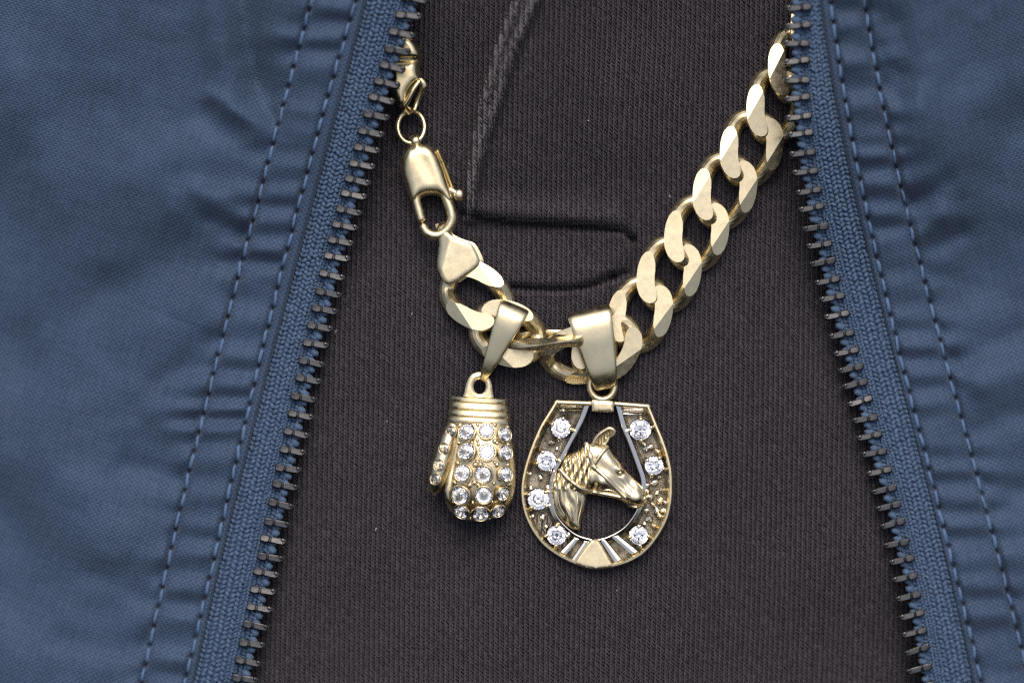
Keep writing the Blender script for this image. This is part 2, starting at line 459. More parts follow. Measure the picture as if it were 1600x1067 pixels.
WP, RP = 7.8, 5.6
lo = lambda q: np.maximum(SEAM[-1]['F'](q) - 10, 300); hi = lambda q: np.minimum(SEAM[1]['F'](q) + 10, 1600)
ii = np.arange(-70, 95); jj = np.arange(-16, 205)
I, J = np.meshgrid(ii, jj); I = I.ravel(); J = J.ravel()
wq, wr = noise1(400, 11), noise2(12)
qy = J * RP + 1.2 * wr(I * 0.31, J * 0.05) + rng.normal(0, 0.25, len(I))
qx = 800 + I * WP + 2.5 * _n2a(I / 25, J / 40) - 0.018 * (qy - 533) + rng.normal(0, 0.22, len(I))
allp = []; 
for side in (-1, 1):
    bx = qx + side * 1.45; by = qy + (0.0 if side < 0 else 0.6)
    allp.append((bx, by, side))
PXs = np.concatenate([a[0] for a in allp]); PYs = np.concatenate([a[1] for a in allp]); SD = np.concatenate([np.full(len(a[0]), a[2]) for a in allp])
ok = (PXs > lo(PYs)) & (PXs < hi(PYs)) & (PYs > -70) & (PYs < 1130)
PXs, PYs, SD = PXs[ok], PYs[ok], SD[ok]
z = shirt_z(PXs, PYs) + rng.normal(0, 0.018, len(PXs)) + np.where(SD < 0, 0.07, -0.07)
zt = (shirt_z(PXs, PYs - 3) - shirt_z(PXs, PYs + 3)) / 0.6
ang = math.pi / 2 + SD * np.where(SD < 0, math.radians(10), math.radians(34)) + rng.normal(0, 0.10, len(PXs))
v, f = bead_field(P3(PXs, PYs, z), ang, 0.54 + rng.normal(0, 0.04, len(PXs)), 0.145 + rng.normal(0, 0.012, len(PXs)), 0.20, np.clip(zt, -1.5, 1.5))
kn = part('knit_yarn', v, f, KNIT, shirt); kn['kind'] = 'stuff'
kn.data.materials.append(KNIT_WORN)
_e = np.array(EDGE); _f = np.array(EDGE2)
_ex = np.interp(PYs, _e[:, 1], _e[:, 0]); _fx = np.interp(PYs, _f[:, 1], _f[:, 0])
worn = (PXs > _ex - 2) & (PXs < _fx + 7) & (PYs < 335) & (rng.random(len(PXs)) < 0.8)
kn.data.polygons.foreach_set('material_index', np.repeat(worn.astype(np.int32), len(f) // len(PXs)))
# fuzz and lint caught in the knit
acc = Acc()
for k in range(14):
    qx_, qy_ = rng.uniform(430, 1400), rng.uniform(20, 1050)
    if not (lo(qy_) + 90 < qx_ < hi(qy_) - 90): continue
    a = rng.uniform(0, 6.28); l = rng.uniform(0.8, 3.2); pts = []
    for t in np.linspace(-1, 1, 5):
        xx, yy = qx_ + math.cos(a + t * 0.5) * l * t, qy_ + math.sin(a + t * 0.5) * l * t
        pts.append(P3(xx, yy, float(shirt_z(xx, yy)) + 0.26 + 0.1 * (1 - t * t)))
    add_tube(acc, pts, 0.05, 4, roundcap=False)
li = acc.build('lint', LINT, shirt); li['kind'] = 'stuff'

# ------------------------------------------------------------------ the jacket
jacket = root('jacket', 'blue cotton jacket worn open with a dark metal zip down both edges', 'jacket')
PITCH = 31.0
def seam_points(fn, pitch, y0=-60, y1=1130, phase=0.0):
    ys = np.linspace(y0, y1, 1200); xs = fn(ys); s = np.concatenate([[0], np.cumsum(np.hypot(np.diff(xs), np.diff(ys)))])
    t = np.arange(phase, s[-1], pitch); yy = np.interp(t, s, ys)
    return fn(yy), yy
FOLDS = {
 -1: [(-2.6, [(372,-40),(385,50),(400,120),(428,190)], 24), (1.3, [(330,-20),(345,90),(360,170),(400,205)], 26), (-1.1, [(320,185),(365,212),(430,240)], 25),
      (1.0, [(330,150),(380,180),(430,205)], 14), (-0.8, [(280,275),(330,268),(370,262)], 26), (-1.0, [(330,345),(365,352),(400,372)], 16), (1.0, [(310,300),(360,330),(400,345)], 20),
      (-1.5, [(60,560),(150,480),(240,400)], 60), (1.2, [(100,300),(240,300)], 90), (-1.2, [(180,460),(240,440),(285,400)], 40), (-0.9, [(250,600),(300,560),(345,540)], 22), (-1.0, [(200,730),(260,740),(300,760)], 22),
      (-1.1, [(150,900),(215,915),(270,900)], 24), (-1.1, [(100,1000),(180,1015),(240,1020)], 24), (1.3, [(-50,640),(100,760),(230,860)], 60), (-1.4, [(-50,760),(60,860),(150,960)], 50), (1.0,[(0,120),(120,60)],80)],
 1: [(-1.0, [(1400,40),(1418,90),(1405,150)], 22), (0.9, [(1440,0),(1450,120),(1430,210)], 34), (-1.3, [(1480,285),(1445,305),(1415,330)], 18), (1.0, [(1470,340),(1430,365)], 18), (-1.1, [(1500,365),(1465,385),(1440,395)], 17),
     (-1.6, [(1600,190),(1545,320),(1535,420)], 55), (1.3, [(1530,160),(1490,260),(1500,330)], 40), (-1.3, [(1600,520),(1540,545),(1490,560)], 24), (-1.2, [(1640,640),(1570,650),(1520,680)], 24), (1.2, [(1600,580),(1530,600)], 24),
     (-1.1, [(1640,760),(1590,770),(1550,785)], 22), (1.1, [(1640,860),(1590,870)], 26), (1.5, [(1560,0),(1580,140)], 50)],
}
for side in (-1, 1):
    sm = SEAM[side]; F, A, B, T = sm['F'], sm['A'], sm['B'], sm['T']
    npk, npk2, n2 = noise1(300, 20 + side), noise1(300, 40 + side), noise2(60 + side)
    ys = np.arange(-130, 1200, 2.4)
    dA_, dB_ = 20, 80
    d = np.concatenate([[-0.01, 0.6, 1.6, 3.0, 5.0], np.arange(7, 112, 1.9), np.arange(112, 200, 3.2), np.arange(200, 760 if side < 0 else 520, 5.5)])
    # the cloth turns under at the fold: two extra columns behind the edge
    Dm, Y = np.meshgrid(d, ys); FX = F(Y); X = FX + side * Dm
    da = np.abs(A(Y) - FX); db = np.abs(B(Y) - FX)
    base = tape_z(FX + (X - FX) * 0.0, Y) + (body(X, Y) - body(FX, Y))
    rise = 1.5 * np.sqrt(np.clip(1 - (1 - np.clip(Dm / 8, 0, 1)) ** 2, 0, 1)) + 0.15
    s_along = Y * 1.04
    pk = np.sin(2 * math.pi * s_along / 50 + 2.6 * npk2(s_along / 90)) * (0.55 + 0.45 * npk(s_along / 70)) + 0.5 * npk(s_along / 22 + 0.01 * Dm)
    win = sstep((Dm - da + 4) / 14) * sstep((db - Dm + 6) / 16)
    pz = 0.62 * pk * win
    out = np.clip(Dm - db, 0, None)
    pk2 = pk * np.exp(-out / 45) + npk(s_along / 34 - 0.010 * out) * 0.5 + npk2(s_along / 64 + 0.006 * out) * 0.7
    pz = pz + 0.95 * pk2 * sstep(out / 10) * np.exp(-out / 80)
    groove = -0.55 * np.exp(-((Dm - da) / 5.5) ** 2) - 0.6 * np.exp(-((Dm - db) / 6) ** 2)
    soft = 0.35 * np.sin(np.clip((Dm - da) / (db - da), 0, 1) * math.pi)
    broad = 3.0 * (1 - np.exp(-out / 160)) + 1.5 * n2(X / 120, Y / 150) * sstep(out / 60) + 0.20 * n2(X / 34 + 9, Y / 40) * sstep(out / 40) + 0.30 * np.abs(n2(X / 85 + Y / 210 + 5, Y / 60 - X / 150)) * sstep(out / 30) * np.exp(-out / 260)
    fz = sum(a * ridge(X, Y, p, s) for a, p, s in FOLDS[side])
    Z = base + rise + pz + groove + soft + broad + fz * 0.95 * sstep(out / 14 + 0.15)
    # needle holes
    for fn, ph in ((A, 4.0), (B, 17.0)):
        hx, hy = seam_points(fn, PITCH, phase=ph)
        for a_, b_ in zip(hx, hy):
            r0 = int(np.clip((b_ - 12 + 130) / 2.4, 0, len(ys))); r1 = int(np.clip((b_ + 12 + 130) / 2.4, 0, len(ys)))
            if r1 > r0: Z[r0:r1] -= 1.1 * np.exp(-((X[r0:r1] - a_) ** 2 + (Y[r0:r1] - b_) ** 2) / 14.0)
    # the turned-under hem behind the fold
    Zu = np.stack([base[:, 0] - 0.35, base[:, 0] - 0.5], 1); Xu = np.stack([FX[:, 0] + side * 1.5, FX[:, 0] + side * 60], 1)
    Xall = np.concatenate([Xu[:, ::-1], X], 1); Yall = np.repeat(ys[:, None], Xall.shape[1], 1); Zall = np.concatenate([Zu[:, ::-1], Z], 1)
    xx, yy = XY(Xall, Yall, Zall)
    dd = np.concatenate([np.array([-60, -1.5]), d])
    slope = np.gradient(F(ys), ys)
    arc = np.concatenate([[0], np.cumsum(np.hypot(np.diff(F(ys)), np.diff(ys)))])
    # weave coordinates: across the seam / along the seam
    th = math.atan(-0.27) if side < 0 else math.atan(0.27)
    U = (Xall * math.cos(th) - Yall * math.sin(th)) * 0.1; V = (Xall * math.sin(th) + Yall * math.cos(th)) * 0.1
    fc = grid_faces(len(ys), Xall.shape[1])
    if side > 0: fc = fc[:, ::-1]
    else: fc = fc
    pn = part('front_panel', np.stack([xx, yy, Zall], -1).reshape(-1, 3), fc, POPLIN, jacket, uv=np.stack([U, V], -1).reshape(-1, 2))
    pn['label'] = 'blue cotton front panel ' + ('beside the lobster clasp' if side < 0 else 'beside the plain run of chain links')
    sm['panel'] = pn
    # sewing stitches
    def panel_z(qx, qy):
        r = np.clip(np.round((np.asarray(qy) + 130) / 2.4).astype(int), 0, len(ys) - 1); dq = np.abs(np.asarray(qx) - F(qy))
        return np.array([np.interp(a, d, Z[k]) for a, k in zip(np.atleast_1d(dq), np.atleast_1d(r))])
    L_ = 2.25; tt = np.linspace(-1, 1, 11)
    pathv = np.stack([tt * L_ / 2 * 1.05, 0 * tt, 0.20 - 0.55 * np.abs(tt) ** 3.2], -1)
    acc = Acc(); add_tube(acc, pathv, 0.27 - 0.08 * np.abs(tt) ** 2, 8, 0.8, roundcap=False)
    vv = np.concatenate(acc.v); me = bpy.data.meshes.new('stitch'); ff = []
    for q in acc.q: ff += q.tolist()
    me.from_pydata((vv * S).tolist(), [], ff); me.update(); me.shade_smooth(); me.materials.append(THREAD)
    for fn, ph in ((A, 4.0), (B, 17.0)):
        hx, hy = seam_points(fn, PITCH, phase=ph + PITCH / 2)
        for a_, b_ in zip(hx, hy):
            if not -25 < b_ < 1095 or not -30 < a_ < 1630: continue
            dydx = math.atan2(-10.0, float(fn(b_ + 5) - fn(b_ - 5)))
            zc = float(panel_z([a_], [b_])[0]); dz = float(panel_z([fn(b_ + 7)], [b_ + 7])[0] - panel_z([fn(b_ - 7)], [b_ - 7])[0]) / 1.4
            q = Quaternion((0, 0, 1), dydx + rng.normal(0, 0.06) - side * 0.05) @ Quaternion((0, 1, 0), -float(np.clip(math.atan(dz), -0.5, 0.5)))
            k = rng.uniform(0.9, 1.08)
            link('stitch', me, pn, pv(a_ + rng.normal(0, 0.6), b_, zc + 0.06), q, (k, rng.uniform(0.9, 1.15), 1.0))
    # zip tape: backing cloth and woven yarn
    qs = np.linspace(-0.35, 1.0, 14); Q, Y2 = np.meshgrid(qs, np.arange(-130, 1200, 6.0))
    Xt = F(Y2) + (T(Y2) - F(Y2)) * Q; Zt = tape_z(Xt, Y2) - 0.18 - 0.5 * np.clip(Q - 0.93, 0, 1) * 14
    a_, b_ = XY(Xt, Y2, Zt); fc = grid_faces(*Q.shape)
    if side < 0: fc = fc[:, ::-1]
    tape = part('zipper_tape', np.stack([a_, b_, Zt], -1).reshape(-1, 3), fc[:, ::-1], TAPE_DARK, jacket)
    pos = []; an = []; lx = []; ly = []; lz = []
    ysf = np.linspace(-90, 1160, 2500); sf = np.concatenate([[0], np.cumsum(np.hypot(np.diff(F(ysf)), np.diff(ysf)))])
    wtape = np.abs(T(530) - F(530))
    cols = [(0.05, 7.4, 4.4, 3.3, 1), (0.17, 7.4, 4.6, 3.5, -1), (0.29, 7.4, 4.6, 3.5, 1), (0.41, 7.4, 4.6, 3.5, -1), (0.52, 7.4, 4.4, 3.2, 1),
            (1.0, 13.2, 7.0, 6.0, 1), (0.62, 5.4, 3.6, 2.3, -1), (0.70, 5.0, 3.2, 2.2, 1), (0.78, 5.2, 3.4, 2.3, -1), (0.87, 6.6, 4.0, 3.0, 1), (0.95, 6.6, 4.2, 3.2, -1)]
    for c, (q, pit, hl, hw, sg) in enumerate(cols):
        t = np.arange(3.0 * (c % 2) + rng.uniform(0, 2), sf[-1], pit); t = t + rng.normal(0, 0.5, len(t))
        yb = np.interp(t, sf, ysf); w = T(yb) - F(yb)
        xb = F(yb) + w * q + rng.normal(0, 0.55, len(t))
        zb = tape_z(xb, yb) + 0.02 + rng.normal(0, 0.05, len(t)) + (0.22 if q > 0.84 else 0) - (0.06 if 0.6 < q < 0.8 else 0)
        tang = np.arctan2(-10.0, F(yb + 5) - F(yb - 5))
        pos.append(P3(xb, yb, zb)); an.append(tang + sg * 0.62 + (0.25 if q > 0.84 else 0) + rng.normal(0, 0.13, len(t)))
        lx.append(np.full(len(t), hl * 0.118) * rng.uniform(0.85, 1.15, len(t))); ly.append(np.full(len(t), hw * 0.105) * rng.uniform(0.88, 1.1, len(t))); lz.append(np.full(len(t), hw * 0.10))
    v, f = bead_field(np.concatenate(pos), np.concatenate(an), np.concatenate(lx), np.concatenate(ly), np.concatenate(lz), seg=7)
    wv = part('tape_weave', v, f, TAPE, tape); wv['kind'] = 'stuff'
    # teeth
    acc = Acc()
    add_box(acc, (-1.15, 0, 0.15), (1.40, 1.16, 2.4), bev=0.16)
    add_box(acc, (-0.40, 0, -0.15), (0.5, 0.86, 1.9), bev=0.12)
    add_box(acc, (0.75, 0, 0.05), (2.15, 1.02, 2.15), bev=0.14)
    add_box(acc, (1.62, 0.10, 0.40), (0.66, 1.05, 1.8), bev=0.26)
    add_sphere(acc, (1.45, 0.30, 1.05), 0.34, 8, 5)
    v = np.concatenate(acc.v); ff = []
    for q in acc.q: ff += q.tolist()
    v = v * np.array([1.08, 0.98, 1.0])
    if side > 0: v = v * np.array([1, -1, 1]) * np.array([0.98, 0.90, 1.0])
    me = bpy.data.meshes.new('zipper_tooth'); me.from_pydata((v * S).tolist(), [], ff); me.update()
    bm = bmesh.new(); bm.from_mesh(me); bmesh.ops.recalc_face_normals(bm, faces=bm.faces); bm.to_mesh(me); bm.free()
    me.shade_smooth(); me.set_sharp_from_angle(angle=math.radians(32)); me.materials.append(STEEL)
    if side < 0:
        tips = [3,29.5,57.6,83,110,135,160,185.5,212,237.5,263,287,310,334,358,382,407,435,462,488,515,542,570,597,625,653,681,708.6,736,762,791,820,848,873.6,899,927,954,980,1009,1037,1063,1089]
        aim = lambda q: -math.radians(11.5)
        cx = lambda q: T(q - 4) - 1.5
    else:
        tips = [-12,16,44,72,100,129.5,157,187,213,243,272,302,328,358,386,412,442,468,496,525.5,553,578,602.6,630.5,657,684,710,739.5,767,793,820,851,877,904.6,934,963,990.6,1016.5,1046,1074]
        aim = lambda q: math.pi + math.radians(float(np.interp(q, [0, 250, 420, 1067], [3, 8, 13, 16])))
        cxp = poly([(1223.8,16),(1232,100),(1238.5,157),(1243.5,243),(1248,328),(1254,357),(1267,412),(1280,468),(1298,553),(1316.5,603),(1344,681),(1355,710),(1369,767),(1381,820),(1389.5,877),(1400,934),(1410,990.6),(1420,1046)])
        cx = lambda q: cxp(q) + 17
    for q in tips:
        xq = float(cx(q)); yq = q - (4 if side < 0 else 3)
        qq = Quaternion((0, 0, 1), aim(q) + rng.normal(0, 0.035)) @ Quaternion((1, 0, 0), rng.normal(0, 0.05)) @ Quaternion((0, 1, 0), rng.normal(0.06, 0.04))
        link('zipper_tooth', me, tape, pv(xq + rng.normal(0, 0.5), yq, float(tape_z(xq, yq)) + 0.15), qq)

# ------------------------------------------------------------------ the chain
chain = root('gold_chain', 'heavy pale gold curb chain with lobster clasp lying on the dark shirt', 'necklace')
SKEW = math.radians(21)
def curb_link(mat, a=4.85, b=3.55, h=1.45, r=1.42, top=1.52, th=21, vb=3.2):
    n, m = 88, 18
    t = np.linspace(0, 2 * math.pi, n, endpoint=False)
    cs, sn = np.cos(t), np.sin(t)
    u = a * np.sign(cs) * np.abs(cs) ** 0.92; vv = b * np.sign(sn) * np.abs(sn) ** 0.86
    zz = -h * np.sin(2 * t + math.radians(42))
    v, f = tube_data(np.stack([u, vv, zz], -1), r, m, 0.98, True)
    bm = bmesh.new(); vs_ = [bm.verts.new(p) for p in v]
    for q in f: bm.faces.new([vs_[i] for i in q])
    bmesh.ops.recalc_face_normals(bm, faces=bm.faces)
    T_ = math.radians(th)
    gx_, gy_ = math.sin(SKEW), math.cos(SKEW)      # the ground facets follow the run of the chain, not the single link
    planes = [((0, 0, top), (0, 0, 1)), ((0, 0, -top - 0.1), (0, 0, -1)), ((vb * gx_, vb * gy_, top), (gx_ * math.sin(T_), gy_ * math.sin(T_), math.cos(T_))), ((-vb * gx_, -vb * gy_, top), (-gx_ * math.sin(T_), -gy_ * math.sin(T_), math.cos(T_)))]
    for co, no in planes:
        g = bm.verts[:] + bm.edges[:] + bm.faces[:]
        r_ = bmesh.ops.bisect_plane(bm, geom=g, dist=1e-5, plane_co=co, plane_no=no, clear_outer=True)
        ed = [e for e in r_['geom_cut'] if isinstance(e, bmesh.types.BMEdge) and e.is_boundary]
        if ed: bmesh.ops.holes_fill(bm, edges=ed, sides=0)
    return mesh_bm('link', bm, mat, sharp=12)
LINK = curb_link(GOLD)
TURNED_LINK = curb_link(GOLD, a=4.9, b=3.2, h=0.55, r=1.15, top=0.75)

def place_link(px, py, fx, fy, roll=0.0, pitch=0.0, dz=0.0, scale=1.0, parent=chain, mesh=None, name='link', skew=SKEW):
    """fx, fy: forward direction on the layout (y down)"""
    ang = math.atan2(-fy, fx) + skew
    zc = float(shirt_z(px, py)) + 2.35 + dz
    q = Quaternion((0, 0, 1), ang) @ Quaternion((0, 1, 0), math.radians(pitch)) @ Quaternion((1, 0, 0), math.radians(roll))
    return link(name, mesh or LINK, parent, pv(px, py, zc), q, (scale,) * 3)

# right strand, from under the jacket down to the pendants
place_link(1281, 36, -0.50, 0.86, -12, dz=-0.9)
place_link(1245, 101, -0.47, 0.88, -13, dz=-0.4)
place_link(1212, 166, -0.50, 0.86, -12, dz=-0.1)
place_link(1172, 232, -0.53, 0.85, -9)
place_link(1131, 298, -0.545, 0.84, -5)
place_link(1088, 364, -0.55, 0.835, 0)
place_link(1045, 428, -0.56, 0.83, 0)
place_link(1000, 490, -0.60, 0.80, 2)
place_link(947, 543, -0.82, 0.57, -4, dz=0.1)
place_link(903, 551, -0.98, 0.02, -24, dz=-0.2, skew=0.15)
place_link(854, 529, -1.0, 0.02, 74, dz=0.9, skew=0.0, mesh=TURNED_LINK)
place_link(793, 521, -0.72, -0.69, 0, dz=0.0)
place_link(743, 462, -0.55, -0.84, 0, 9, dz=-0.2)

def zone_z(px, py, h): return float(shirt_z(px, py)) + h

# end cap folded over the last link
zc = zone_z(712, 395, 0)
sc = 5.335
def cap_pts(l, ox, oy, s): return np.array([[ox + a / s, oy + b / s] for a, b in l])
def to_mm(pts, z): 
    x, y = XY(pts[:, 0], pts[:, 1], z); return np.stack([x, y], -1)
def smooth_loop(pts, n): return catmull(pts, n, True)
capo = cap_pts([(132,150),(150,105),(190,92),(222,135),(300,178),(385,205),(425,240),(470,330),(478,372),(450,418),(370,478),(285,535),(225,558),(180,535),(140,460),(120,400),(128,300),(135,220)], 660, 340, sc)
zt_ = zc + 4.9
o2 = to_mm(smooth_loop(capo, 70), zt_)
acc = Acc()
cx_, cy_ = XY(697, 400, zt_); 
def captop(x, y, d):
    t = (x - cx_) * 0.97 - (y - cy_) * 0.25
    up = np.clip((y - float(XY(0, 366, zt_)[1])) / 2.0, 0, 1)
    return zt_ - 0.42 * np.clip(-(t), 0, 5) - 0.05 * np.clip(t, 0, 9) - 0.28 * np.clip(1 - d / 0.45, 0, 1) ** 2 - 0.9 * up ** 1.5
relief(acc, o2, captop, zt_ - 1.1, 0.35)
cap = acc.build('end_cap', GOLD, chain, 35)
acc = Acc()
back = o2 + np.array([0.55, 0.05]); relief(acc, back, lambda x, y, d: zt_ - 2.6 - 0.2 * np.clip(1 - d / 0.4, 0, 1) ** 2, zt_ - 3.3, 0.5)
acc.build('back_plate', GOLD, cap, 35)
acc = Acc()      # narrow strip that wraps round the clasp
pt = lambda x, y, z: P3(x, y, zc + z)
tp = catmull([pt(700, 372, 3.0), pt(694, 361, 3.7), pt(690, 354, 3.3), pt(688, 352, 2.2), pt(691, 357, 1.0), pt(698, 368, 0.9)], 24)
add_tube(acc, tp, 0.85, 10, 0.35, up=(0.75, -0.45, 0.0) if False else (0, 0, 1))
acc.build('strip', GOLD, cap, 45)

# lobster clasp
def clasp(px0, py0, rot, sx=1.0, lift=0.0):
    """parts of a lobster clasp; px0, py0 is its upper end"""
    part_ = None
    return part_
cz = zone_z(672, 300, 0) + 0.6
bo = cap_pts([(292,165),(335,140),(372,100),(392,92),(412,125),(470,135),(530,175),(565,235),(600,320),(650,470),(690,590),(640,640),(598,600),(570,572),(520,556),(440,568),(385,602),(345,612),(318,590),(290,500),(255,400),(240,310),(252,230)], 580, 200, sc)
zt2 = cz + 4.2
o3 = to_mm(smooth_loop(bo, 90), zt2); acc = Acc()
relief(acc, o3, lambda x, y, d: zt2 - 1.7 + 1.7 * np.sqrt(np.clip(1 - (1 - np.clip(d / 1.7, 0, 1)) ** 2, 0, 1)) + 0.05 * np.sin(x * 1.7 + y), zt2 - 2.6, 0.3)
body_o = acc.build('lobster_clasp', GOLD, chain, 50)
acc = Acc()
hp = cap_pts([(600,520),(632,600),(665,690),(672,770),(640,838),(585,885),(520,895),(462,868),(436,826)], 580, 200, sc)
hpath = catmull(np.array([P3(a, b, zt2 - 1.35) for a, b in hp]), 46)
add_tube(acc, hpath, np.interp(np.linspace(0, 1, 46), [0, .3, .6, 1], [0.75, 0.88, 0.82, 0.68]), 14, 1.15)
acc.build('hook', GOLD, body_o, 50)
acc = Acc()
lp = catmull(np.array([P3(a, b, zt2 - 1.4) for a, b in cap_pts([(385,560),(378,610),(398,690),(416,756)], 580, 200, sc)]), 14)
add_tube(acc, lp, 0.72, 12, 1.0)
acc.build('gate', GOLD, body_o, 50)
acc = Acc()
lp = catmull(np.array([P3(a, b, zt2 - h) for a, b, h in [(684.5,236,1.6),(694,257,1.75),(702,279,1.7),(707,292,1.5)]]), 14)
add_tube(acc, lp, [0.35] * 14, 8, 1.8)
add_sphere(acc, P3(717.5, 304.8, zt2 - 1.2), 0.98, 18, 12, (1, 1, 0.8))
add_tube(acc, [P3(704, 297, zt2 - 1.3), P3(715, 304, zt2 - 1.2)], 0.6, 8)
acc.build('lever', GOLD, body_o, 50)

# jump ring between the two clasps
acc = Acc(); t = np.linspace(0, 2 * math.pi, 56, endpoint=False)
jz = zone_z(642, 198, 0) + 2.6
ring = np.array([P3(642.5 + 21.0 * math.cos(a), 199 + 25 * math.sin(a), jz + 0.9 * math.sin(a + 0.4)) for a in t])
add_tube(acc, ring, 0.42, 10, 1.0, True)
acc.build('jump_ring', GOLD_POL, chain, 60)
# narrow ear of the clasp that the ring passes through
acc = Acc()
add_tube(acc, catmull([P3(650, 228, zt2 - 1.4), P3(649, 219, zt2 - 1.0), P3(647, 215, zt2 - 2.2), P3(650, 224, zt2 - 3.0)], 16), 0.75, 10, 0.6)
acc.build('ear', GOLD, body_o, 50)

# the swivel end that goes up under the jacket
sz = zone_z(640, 110, 0)
acc = Acc()
o4 = to_mm(smooth_loop(np.array([(634,52),(648,62),(657,78),(660,92),(656,104),(657,116),(660,124),(650,133),(640,146),(636,162),(626,168),(618,160),(608,140),(606,112),(612,84),(620,62)]), 70), sz + 4)
relief(acc, o4, lambda x, y, d: sz + 2.6 + 1.9 * np.sqrt(np.clip(1 - (1 - np.clip(d / 1.5, 0, 1)) ** 2, 0, 1)) - 0.8 * np.exp(-((y - float(XY(0, 98, 0)[1])) / 0.55) ** 2), sz + 0.8, 0.3)
sw = acc.build('end_connector', GOLD_POL, chain, 50)
acc = Acc()
add_tube(acc, catmull([P3(658, 126, sz + 3.4), P3(663, 134, sz + 3.2), P3(658, 146, sz + 2.6), P3(652, 160, sz + 2.2), P3(648, 172, sz + 2.4)], 22), np.interp(np.linspace(0, 1, 22), [0, .3, 1], [0.5, 0.62, 0.32]), 10)
add_tube(acc, catmull([P3(655, 128, sz + 4.0), P3(646, 140, sz + 4.2), P3(639, 154, sz + 4.0), P3(632, 166, sz + 3.4), P3(637, 173, sz + 2.0)], 22), np.interp(np.linspace(0, 1, 22), [0, .6, 1], [0.35, 0.42, 0.8]), 10)
acc.build('loop', GOLD_POL, sw, 50)

# ------------------------------------------------------------------ shared jewellery pieces
def gem_mesh():
    bm = bmesh.new(); n = 8
    rings = [(0.56, 0.34, n, 0), (0.84, 0.20, 2 * n, 0), (1.0, 0.03, 2 * n, 0.5), (1.0, -0.04, 2 * n, 0.5)]
    V = []
    for r, z, k, ph in rings: V.append([bm.verts.new((r * math.cos(2 * math.pi * (i + ph) / k), r * math.sin(2 * math.pi * (i + ph) / k), z)) for i in range(k)])
    tip = bm.verts.new((0, 0, -0.82))
    bmesh.ops.convex_hull(bm, input=bm.verts[:])
    return mesh_bm('gem', bm, DIAMOND, sharp=1)
GEM = gem_mesh()
def torus_mesh(name, R, r, mat, seg=28, sides=8, flat=1.0):
    acc = Acc(); t = np.linspace(0, 2 * math.pi, seg, endpoint=False)
    v, f = tube_data(np.stack([R * np.cos(t), R * np.sin(t), 0 * t], -1), r, sides, flat, True)
    return mesh_np(name, v, f, mat)
BEZEL = torus_mesh('bezel', 1.07, 0.11, GOLD_CAST, flat=2.2)
CUP = None
def cup_mesh():
    t = np.linspace(0, 2 * math.pi, 20, endpoint=False)
    rows = [(1.06, -0.05), (0.95, -0.35), (0.45, -0.95)]
    v = np.concatenate([np.stack([r * np.cos(t), r * np.sin(t), z + 0 * t], -1) for r, z in rows]); f = grid_faces(3, 20, True)
    return mesh_np('gem_seat', v, f, WHITE_METAL)
CUP = cup_mesh()

def pave_meshes():
    bm = bmesh.new(); n = 8
    for r, z, k, ph in [(0.58, 0.30, n, 0), (0.84, 0.19, 2 * n, 0), (1.0, 0.03, 2 * n, 0.5), (1.0, -0.03, 2 * n, 0.5)]:
        for i in range(k): bm.verts.new((r * math.cos(2 * math.pi * (i + ph) / k), r * math.sin(2 * math.pi * (i + ph) / k), z))
    bm.verts.new((0, 0, -0.37)); bmesh.ops.convex_hull(bm, input=bm.verts[:])
    g = mesh_bm('gem', bm, DIAMOND, sharp=1)
    t = np.linspace(0, 2 * math.pi, 20, endpoint=False)
    v = np.concatenate([np.stack([r * np.cos(t), r * np.sin(t), z + 0 * t], -1) for r, z in ((1.06, -0.03), (0.75, -0.17), (0.05, -0.40))])
    return g, mesh_np('gem_seat', v, grid_faces(3, 20, True), WHITE_METAL)
PAVE, PAVE_SEAT = pave_meshes()
def set_gem(parent, pos, nrm, r, spin=0.0, bezel=True, squash=1.0):
    q = Vector((0, 0, 1)).rotation_difference(Vector(nrm)) @ Quaternion((0, 0, 1), spin)
    g = link('gem', PAVE if bezel else GEM, parent, pos, q, (r, r, r))
    c = bpy.data.objects.new('gem_seat', PAVE_SEAT if bezel else CUP); COL.objects.link(c); c.parent = g
    if bezel:
        c = bpy.data.objects.new('bezel', BEZEL); COL.objects.link(c); c.parent = g
    return g

def band_loop(acc, pts, widths, wdir, thick):
    """closed flat band; pts (n,3), widths (n,), wdir unit vector across the band"""
    p = np.asarray(pts, float); n = len(p); t = np.roll(p, -1, 0) - np.roll(p, 1, 0); t /= np.linalg.norm(t, axis=1)[:, None]
    W = np.asarray(wdir, float)[None] - (t @ np.asarray(wdir, float))[:, None] * t; W /= np.linalg.norm(W, axis=1)[:, None]
    Nn = np.cross(t, W)
    k = 14; a = np.linspace(0, 2 * math.pi, k, endpoint=False)
    cx = np.sign(np.cos(a)) * np.abs(np.cos(a)) ** 0.45; cy = np.sign(np.sin(a)) * np.abs(np.sin(a)) ** 0.75
    v = p[:, None] + (widths[:, None] / 2 * cx[None])[..., None] * W[:, None] + (thick / 2 * cy)[None, :, None] * Nn[:, None]
    acc.add(v.reshape(-1, 3), grid_faces(n, k, True, True))

def bail(parent, top, bot, w_top, w_bot, zb, zs, mat, thick=0.55, wpow=1.0):
    prof = catmull(np.array(zs, float), 72, True)        # (fraction up, height)
    tx, ty = top; bx, by = bot
    pts = np.array([P3(bx + (tx - bx) * f, by + (ty - by) * f, zb + h) for f, h in prof])
    e = np.array([tx - bx, -(ty - by)], float); e /= np.linalg.norm(e)
    wd = np.array([e[1], -e[0], 0.0])
    fr = np.clip(prof[:, 0], 0, 1)
    w = (w_bot + (w_top - w_bot) * fr ** wpow) * 0.1
    acc = Acc(); band_loop(acc, pts, w, wd, thick)
    return acc.build('bail', mat, parent, 60)

